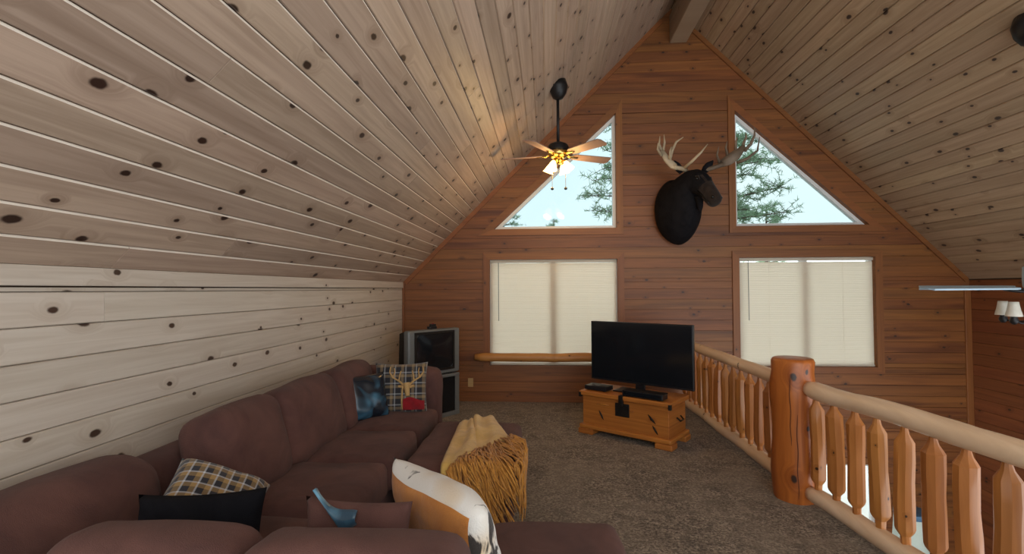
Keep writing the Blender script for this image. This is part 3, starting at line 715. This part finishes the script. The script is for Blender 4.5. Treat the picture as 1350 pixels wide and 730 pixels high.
MB().bbox(-.055, .055, -.022, .03, 0, .032, .006).build('base', M['black'], dv)
MB().bbox(-.03, .045, -.02, .022, .032, .058, .006).build('body', M['black'], dv)
MB().lathe([(.014, 0), (.016, .006), (.013, .010)], .01, 0, 12).build('red_cap', M['red'], dv).location = (0, 0, .057)

# ------------------------------------------------------------------ wall fixtures
lg = thing('log_ledge', (.09, YF, .60), 'peeled log bar mounted across the bottom of the blind', 'log bar')
o = logline((-1.04, -.085, 0), (1.04, -.085, 0), .056, .060, 8, 12, 20).build('log', M['logx'], lg, True)
for sx in (-.97, .97): MB().bbox(sx - .03, sx + .03, -.05, -.0205, -.045, .035, .004).build('bracket', M['trimh'], lg)
ol = thing('wall_outlet', (-1.02, YF - .0005, .25), 'almond wall outlet low on the gable wall beside the corner television', 'outlet')
MB().bbox(-.036, .036, -.006, 0, -.058, .058, .003).build('cover_plate', M['plate'], ol)
for sz in (-1, 1): MB().bbox(-.017, .017, -.009, -.005, sz * .026 - .014, sz * .026 + .014, .002).build('socket', M['plate'], ol)

# ------------------------------------------------------------------ ceiling fans
def blade_mesh(r0, r1, w0, w1, th=.008):
    k = 8; top = []
    pr = [(r0, w0 * .75), (r0 + .03, w0)] + [(r0 + .03 + (r1 - .05 - r0) * i / k, w0 + (w1 - w0) * i / k) for i in range(1, k + 1)] + [(r1, w1 * .55)]
    n = len(pr); vs = []
    for z in (-th / 2, th / 2):
        vs += [(x, -w / 2, z) for x, w in pr] + [(x, w / 2, z) for x, w in pr]
    fs = []
    for i in range(n - 1):
        fs += [(i, n + i, n + i + 1, i + 1), (2 * n + i, 2 * n + i + 1, 3 * n + i + 1, 3 * n + i), (i, i + 1, 2 * n + i + 1, 2 * n + i), (n + i, 3 * n + i, 3 * n + i + 1, n + i + 1)]
    fs += [(0, 2 * n, 3 * n, n), (n - 1, 2 * n - 1, 4 * n - 1, 3 * n - 1)]
    return MB().add(vs, fs)
# fan over the loft
FX, FY = .135, 5.12; zc = ZK + (FX - XL); zh = 2.90
fan = thing('ceiling_fan', (FX, FY, zh), 'dark ceiling fan with wooden blades and lit amber lamps over the loft', 'ceiling fan')
nr = Vector((1, 0, -1)).normalized(); cp = Vector((0, 0, zc - zh))
pth = [cp + Vector((-.01, 0, .0)) - nr * .0, cp + Vector((.01, 0, -.045)), cp + Vector((.006, 0, -.10)), cp + Vector((0, 0, -.155)), cp + Vector((0, 0, -.175))]
MB().tube(pth, [.105, .10, .085, .055, .02], 18).build('canopy', M['bronze'], fan, True)
MB().tube([cp + Vector((0, 0, -.15)), Vector((0, 0, .13))], .0155, 12).build('downrod', M['bronze'], fan, True)
MB().lathe([(.02, .15), (.05, .145), (.10, .12), (.115, .085), (.115, .06), (.10, .045)], 0, 0, 24).build('motor_housing', M['bronze'], fan, True, 40)
MB().lathe([(.105, .046), (.11, .02), (.10, .0), (.075, -.02), (.05, -.03)], 0, 0, 24).build('brass_band', M['brass'], fan, True, 40)
bme = None
for k in range(5):
    a = math.radians(25 + 72 * k)
    if bme is None: b = blade_mesh(.17, .62, .115, .145).build('blade', M['blade'], fan); bme = b.data
    else: b = link('blade', bme, fan)
    b.matrix_local = Matrix.Rotation(a, 4, 'Z') @ Matrix.Translation((0, 0, .01)) @ Matrix.Rotation(math.radians(-12), 4, 'X')
    i_ = MB().tube([(.09, 0, .02), (.13, 0, -.008), (.17, 0, -.004), (.23, 0, -.006)], [.012, .011, .011, .009], 8, sq=2.0).build('blade_iron', M['brass'], b, True)
MB().lathe([(.05, -.03), (.055, -.05), (.04, -.075), (.02, -.085)], 0, 0, 20).build('light_fitter', M['brass'], fan, True, 40)
for k in range(4):
    a = math.radians(45 + 90 * k + 12); d = Vector((math.cos(a), math.sin(a), 0))
    MB().tube([d * .03 + Vector((0, 0, -.06)), d * .075 + Vector((0, 0, -.062)), d * .09 + Vector((0, 0, -.08))], .009, 8).build('lamp_arm', M['brass'], fan, True)
    s = MB().lathe([(.020, 0), (.028, -.018), (.040, -.05), (.048, -.075), (.058, -.095)], 0, 0, 16).build('lamp_shade', M['glow'], fan, True)
    s.matrix_local = Matrix.Translation(d * .088 + Vector((0, 0, -.072))) @ Matrix.Rotation(a, 4, 'Z') @ Matrix.Rotation(math.radians(-26), 4, 'Y')
    pl = bpy.data.lights.new('lamp_light', 'POINT'); pl.energy = 4.5; pl.color = (1, .62, .25); pl.shadow_soft_size = .04
    po_ = bpy.data.objects.new('lamp_light', pl); C.objects.link(po_); po_.parent = fan; po_.location = d * .16 + Vector((0, 0, -.20))
for sx in (-.065, .075):
    c_ = MB().tube([(sx * .5, -.035, -.06), (sx, -.045, -.10), (sx, -.045, -.335)], .0022, 6).build('pull_chain', M['brass'], fan)
    MB().lathe([(.006, -.335), (.017, -.348), (.014, -.362), (.005, -.366)], sx, -.045, 12).build('pull_knob', M['black'], c_, True)
# fan over the open well
GX, GY = 3.49, 3.70; zc = ZK + (XR - GX); zh = 1.50
f2 = thing('ceiling_fan', (GX, GY, zh), 'long stemmed ceiling fan with pale blue grey blades over the open well', 'ceiling fan')
cp = Vector((0, 0, zc - zh))
MB().tube([cp + Vector((.01, 0, 0)), cp + Vector((-.01, 0, -.045)), cp + Vector((-.005, 0, -.10)), cp + Vector((0, 0, -.16)), cp + Vector((0, 0, -.18))], [.105, .10, .088, .055, .02], 18).build('canopy', M['bronze'], f2, True)
MB().tube([cp + Vector((0, 0, -.15)), Vector((0, 0, .17))], .016, 12).build('downrod', M['bronze'], f2, True)
o = MB().lathe([(.02, .18), (.05, .165), (.082, .14), (.085, .05), (.082, .0), (.05, -.035)], 0, 0, 24).build('motor_housing', M['blade2'], f2, True, 40); o['label'] = 'teal blue motor housing'
bme = None
for k in range(5):
    a = math.radians(180 + 72 * k)
    if bme is None: b = blade_mesh(.16, .775, .12, .15, .012).build('blade', M['blade2'], f2); bme = b.data
    else: b = link('blade', bme, f2)
    b.matrix_local = Matrix.Rotation(a, 4, 'Z') @ Matrix.Translation((0, 0, -.005)) @ Matrix.Rotation(math.radians(-9), 4, 'X')
    MB().tube([(.06, 0, -.012), (.12, 0, -.026), (.20, 0, -.016)], [.014, .013, .010], 8, sq=2.0).build('blade_iron', M['bronze'], b, True)
MB().tube([(0, 0, -.03), (0, 0, -.22), (0, 0, -.25)], [.02, .022, .008], 12).build('light_stem', M['bronze'], f2, True)
for k in range(5):
    a = math.radians(188 + 72 * k); d = Vector((math.cos(a), math.sin(a), 0)); z3 = Vector((0, 0, 1))
    MB().tube([z3 * -.20 + d * .015, d * .06 - z3 * .245, d * .14 - z3 * .258, d * .195 - z3 * .24], .0065, 8).build('lamp_arm', M['bronze'], f2, True)
    MB().lathe([(.010, -.265), (.024, -.25), (.026, -.235), (.018, -.215), (.02, -.205)], d.x * .20, d.y * .20, 14).build('lamp_socket', M['bronze'], f2, True)
    MB().lathe([(.047, -.208), (.045, -.195), (.036, -.16), (.030, -.125), (.028, -.105)], d.x * .20, d.y * .20, 16).build('lamp_shade', M['frost'], f2, True)

# ------------------------------------------------------------------ moose head
mo = thing('moose_head', (1.71, YF, 2.50), 'mounted dark moose head with spreading antlers between the triangular windows', 'hunting trophy')
MI = Matrix.Translation((1.71, YF, 2.50)).inverted()
secs = [((1.70, 6.497, 2.52), .27, .40), ((1.70, 6.44, 2.51), .29, .43), ((1.70, 6.33, 2.52), .285, .41), ((1.71, 6.22, 2.58), .245, .34), ((1.735, 6.10, 2.68), .19, .255),
        ((1.77, 6.00, 2.765), .150, .195), ((1.795, 5.915, 2.785), .128, .160), ((1.83, 5.845, 2.735), .108, .135), ((1.862, 5.785, 2.665), .092, .112),
        ((1.892, 5.73, 2.590), .086, .100), ((1.917, 5.688, 2.525), .087, .098), ((1.934, 5.662, 2.480), .076, .084), ((1.943, 5.648, 2.455), .045, .052)]
mb = MB(); n = 22; vs = []; frm = []
for i, (p, rx, rz) in enumerate(secs):
    p = Vector(p); t = (Vector(secs[min(i + 1, len(secs) - 1)][0]) - Vector(secs[max(i - 1, 0)][0])).normalized()
    if i < 2: t = Vector((0, -1, 0))
    sd_ = t.cross(Vector((0, 0, 1))).normalized(); vu = sd_.cross(t).normalized()
    frm.append((p, sd_ * rx, vu * rz, t))
    for j in range(n):
        th = 2 * math.pi * j / n; c_, s_ = math.cos(th), math.sin(th)
        k = 1 + .05 * noise.noise(Vector((p.x * 4 + c_ * 2, p.y * 4, p.z * 4 + s_ * 2)))
        if i < 5 and s_ < 0: k *= 1 + .10 * (-s_) ** 3          # heavy chest fur
        vs.append(p + sd_ * rx * c_ * k + vu * rz * s_ * k)
kk = len(secs); mb.add(vs, [(i * n + j, i * n + (j + 1) % n, (i + 1) * n + (j + 1) % n, (i + 1) * n + j) for i in range(kk - 1) for j in range(n)] + [tuple(reversed(range(n))), tuple((kk - 1) * n + j for j in range(n))])
hd = mb.build('head', M['fur'], mo, True); hd.matrix_parent_inverse = MI
ss = hd.modifiers.new('smooth', 'SUBSURF'); ss.levels = 1; ss.render_levels = 1
hd.data.materials.append(M['muzzle'])
for p in hd.data.polygons:
    if p.center.y < 5.73: p.material_index = 1
def mpart(mb, name, mat, sm=True, lb=None):
    o = mb.build(name, mat, mo, sm); o.matrix_parent_inverse = MI
    if lb: o['label'] = lb
    return o
mpart(MB().tube([(1.82, 5.90, 2.60), (1.83, 5.90, 2.54), (1.835, 5.90, 2.46), (1.835, 5.90, 2.40)], [.05, .045, .032, .008], 10), 'bell', M['fur'])
for base, tip in (((1.66, 6.03, 2.91), (1.57, 6.02, 3.06)), ((1.90, 5.98, 2.90), (2.02, 5.98, 3.04))):
    a, b = Vector(base), Vector(tip); mpart(MB().tube([a, a.lerp(b, .3), a.lerp(b, .65), b], [.03, .048, .042, .008], 10, sq=.5), 'ear', M['fur'])
def ball(c, r, name, mat):
    mb = MB(); mb.lathe([(.12 * r, -r), (.7 * r, -.7 * r), (r, 0), (.7 * r, .7 * r), (.12 * r, r)], 0, 0, 12); mb.v = [tuple(Vector(v) + c) for v in mb.v]; mpart(mb, name, mat)
for sg in (-1, 1):
    p, a_, b_, t = frm[7]; ball(p + a_ * .86 * sg + b_ * .42, .019, 'eye', M['eye'])
    mpart(MB().tube([p + a_ * .90 * sg + b_ * .50 - t * .04, p + a_ * .88 * sg + b_ * .66, p + a_ * .86 * sg + b_ * .52 + t * .04], [.006, .012, .006], 6), 'eyelid', M['muzzle'])
    p, a_, b_, t = frm[10]; ball(p + a_ * .80 * sg + b_ * .42 + t * .02, .020, 'nostril', M['eye'])
    mpart(MB().tube([frm[k][0] + frm[k][1] * .97 * sg - frm[k][2] * .38 for k in (8, 9, 10, 11)], .006, 6), 'mouth_line', M['eye'])
def antler(base, beam, palm, tines, mat):
    mb = MB(); mb.tube([base] + beam, [.030, .027, .026, .030][:len(beam) + 1], 10)
    # palm: a cupped, thick plate
    n = len(palm); c_ = sum((Vector(p) for p in palm), Vector()) / n
    nrm = (Vector(palm[1]) - Vector(palm[0])).cross(Vector(palm[-1]) - Vector(palm[0])).normalized()
    vs = [Vector(p) + nrm * .010 for p in palm] + [Vector(p) - nrm * .010 for p in palm] + [c_ + nrm * .020 + Vector((0, .03, 0)), c_ - nrm * .020 + Vector((0, .03, 0))]
    fs = []
    for i in range(n):
        j = (i + 1) % n; fs += [(i, j, 2 * n), (n + j, n + i, 2 * n + 1), (i, n + i, n + j, j)]
    mb.add(vs, fs)
    for t in tines: mb.tube(t, [.022, .018, .013, .004][-len(t):], 8)
    mpart(mb, 'antler', mat)
antler((1.72, 6.03, 2.93), [(1.66, 6.00, 2.955), (1.58, 5.97, 2.96), (1.54, 5.96, 2.97)],
       [(1.60, 5.96, 2.935), (1.51, 5.95, 2.95), (1.43, 5.94, 3.04), (1.385, 5.93, 3.14), (1.40, 5.94, 3.20), (1.45, 5.95, 3.14), (1.50, 5.96, 3.07), (1.58, 5.97, 3.005)],
       [[(1.39, 5.93, 3.17), (1.37, 5.92, 3.24), (1.375, 5.90, 3.33)], [(1.42, 5.94, 3.17), (1.435, 5.93, 3.26), (1.425, 5.91, 3.35)], [(1.40, 5.93, 3.10), (1.345, 5.90, 3.17), (1.345, 5.87, 3.24)],
        [(1.50, 5.96, 3.06), (1.53, 5.94, 3.17), (1.57, 5.92, 3.26), (1.65, 5.90, 3.31)], [(1.50, 5.95, 3.06), (1.50, 5.93, 3.16), (1.51, 5.91, 3.20)],
        [(1.68, 6.00, 2.96), (1.75, 5.90, 3.02), (1.83, 5.84, 3.10), (1.90, 5.80, 3.19)]], M['antler'])
antler((1.90, 6.00, 2.92), [(1.98, 5.97, 2.94), (2.06, 5.94, 2.96), (2.12, 5.93, 2.98)],
       [(2.06, 5.94, 2.94), (2.20, 5.92, 2.97), (2.30, 5.90, 3.04), (2.36, 5.89, 3.14), (2.36, 5.90, 3.21), (2.28, 5.91, 3.16), (2.18, 5.93, 3.10), (2.08, 5.95, 3.02)],
       [[(2.27, 5.91, 2.99), (2.38, 5.88, 3.03), (2.48, 5.84, 3.11), (2.49, 5.80, 3.26)], [(2.35, 5.89, 3.12), (2.42, 5.87, 3.20), (2.45, 5.84, 3.29), (2.445, 5.82, 3.38)], [(2.34, 5.90, 3.20), (2.37, 5.88, 3.28), (2.36, 5.86, 3.34)],
        [(2.26, 5.91, 3.15), (2.25, 5.88, 3.23), (2.26, 5.86, 3.28)], [(2.17, 5.93, 3.09), (2.14, 5.90, 3.17), (2.15, 5.87, 3.24)], [(2.08, 5.94, 3.0), (2.03, 5.88, 3.08), (2.04, 5.84, 3.17)]], M['antlerd'])

# ------------------------------------------------------------------ room below: table with lamp
tb = thing('side_table', (4.10, 5.75, ZLOW), 'small dark side table on the floor below, under the lamp', 'table')
MB().bbox(-.26, .26, -.26, .26, .62, .66, .006).build('table_top', M['iron'], tb)
for sx in (-1, 1):
    for sy in (-1, 1): MB().bbox(sx * .21 - .025, sx * .21 + .025, sy * .21 - .025, sy * .21 + .025, 0, .62, .004).build('leg', M['iron'], tb)
lp_ = thing('table_lamp', (4.03, 5.75, ZLOW + .66), 'pale green drum lamp with blue rim seen between the log spindles', 'lamp')
MB().lathe([(.10, 0), (.105, .02), (.05, .05), (.07, .18), (.09, .34), (.06, .52), (.02, .60), (.014, .74)], 0, 0, 20).build('lamp_base', M['bronze'], lp_, True, 50)
sh = MB().lathe([(.185, .70), (.18, .72), (.158, 1.07), (.155, 1.075)], 0, 0, 28).build('lamp_shade', M['shade'], lp_, True, 50)
MB().lathe([(.160, 1.06), (.164, 1.075), (.162, 1.115), (.155, 1.118)], 0, 0, 28).build('rim', M['bluerim'], sh, True, 50)

# ------------------------------------------------------------------ outdoors
struct(MB().box(-60, 70, 7.2, 130, -3.3, -3.2).build('ground', M['ground']), 'open ground outside the house', 'ground')
def pine(loc, h, spread, z_first, nb, label, seed, rad=.22, dens=1.0, size=.10, extra=()):
    rp = random.Random(seed); root = thing('pine_tree', loc, label, 'tree', group='pine trees outside the gable windows')
    MB().tube([(0, 0, 0), (.08, .03, h * .35), (-.05, 0, h * .7), (0, 0, h)], [rad, rad * .8, rad * .45, .03], 10, jit=.1).build('trunk', M['bark'], root, True)
    br = MB(); lf = MB()
    for i in range(nb + len(extra)):
        z = z_first + (h - z_first) * (i + rp.random()) / nb; a = rp.uniform(0, 6.283); ln = spread * (1 - .72 * (z - z_first) / (h - z_first)) * rp.uniform(.65, 1.1)
        if i >= nb: z, a, ln = extra[i - nb]
        d = Vector((math.cos(a), math.sin(a), 0)); sag = rp.uniform(.0, .25); pts = [Vector((0, 0, z)) + d * ln * t + Vector((0, 0, ln * (.22 * t - sag * t * t))) for t in (0, .3, .6, .85, 1)]
        br.tube(pts, [.045, .034, .022, .014, .006], 5)
        for k in range(int(16 * dens * ln)):
            t = rp.uniform(.35, 1.0) ** .8; seg = min(3, int(t * 4)); p = pts[0].lerp(pts[-1], t) + Vector((0, 0, ln * sag * (t - t * t)))
            tw = p + Vector((rp.gauss(0, .16), rp.gauss(0, .16), rp.gauss(.02, .09))) * (1 + ln * .25)
            br.tube([p, tw], [.008, .004], 3, cap=False)
            for q in range(int(16 * dens)):
                c_ = p.lerp(tw, rp.uniform(.3, 1.1)); dd = Vector((rp.gauss(0, 1), rp.gauss(0, 1), rp.gauss(.3, .8))).normalized() * size * rp.uniform(.7, 1.5)
                sd2 = dd.cross(Vector((rp.random(), rp.random(), rp.random()))).normalized() * size * .085
                b0 = len(lf.v); lf.v += [tuple(c_ - sd2), tuple(c_ + sd2), tuple(c_ + dd)]; lf.f.append((b0, b0 + 1, b0 + 2)); lf.mi.append(0)
    br.build('branches', M['bark'], root)
    me = bpy.data.meshes.new('needles'); me.from_pydata(lf.v, [], lf.f); me.materials.append(M['needle']); o = link('needles', me, root); o['kind'] = 'stuff'
    return root
pine((3.95, 14.2, -3.2), 13.5, 3.3, 4.2, 46, 'large airy pine whose branches show in both triangular windows', 3, dens=1.1, size=.13, extra=((7.1, 3.1, 2.9), (7.7, 3.3, 2.7), (6.6, 3.0, 2.6), (9.6, 3.2, 2.5), (8.3, 2.9, 2.4), (7.0, .1, 3.0), (7.9, -.2, 2.7), (8.8, .2, 2.4), (9.7, .0, 2.2), (6.4, .15, 3.2)))
pine((-2.6, 30.0, -3.2), 10.2, 2.6, 3.0, 34, 'distant pine top in the low corner of the window behind the fan', 4, dens=.7, size=.22)
pine((.6, 36.0, -3.2), 9.8, 2.4, 3.0, 30, 'distant pine top under the fan pull chains', 5, dens=.7, size=.22)
pine((13.2, 30.0, -3.2), 9.6, 3.0, 3.0, 34, 'distant pine top at the foot of the window beside the moose head', 6, dens=.7, size=.22)
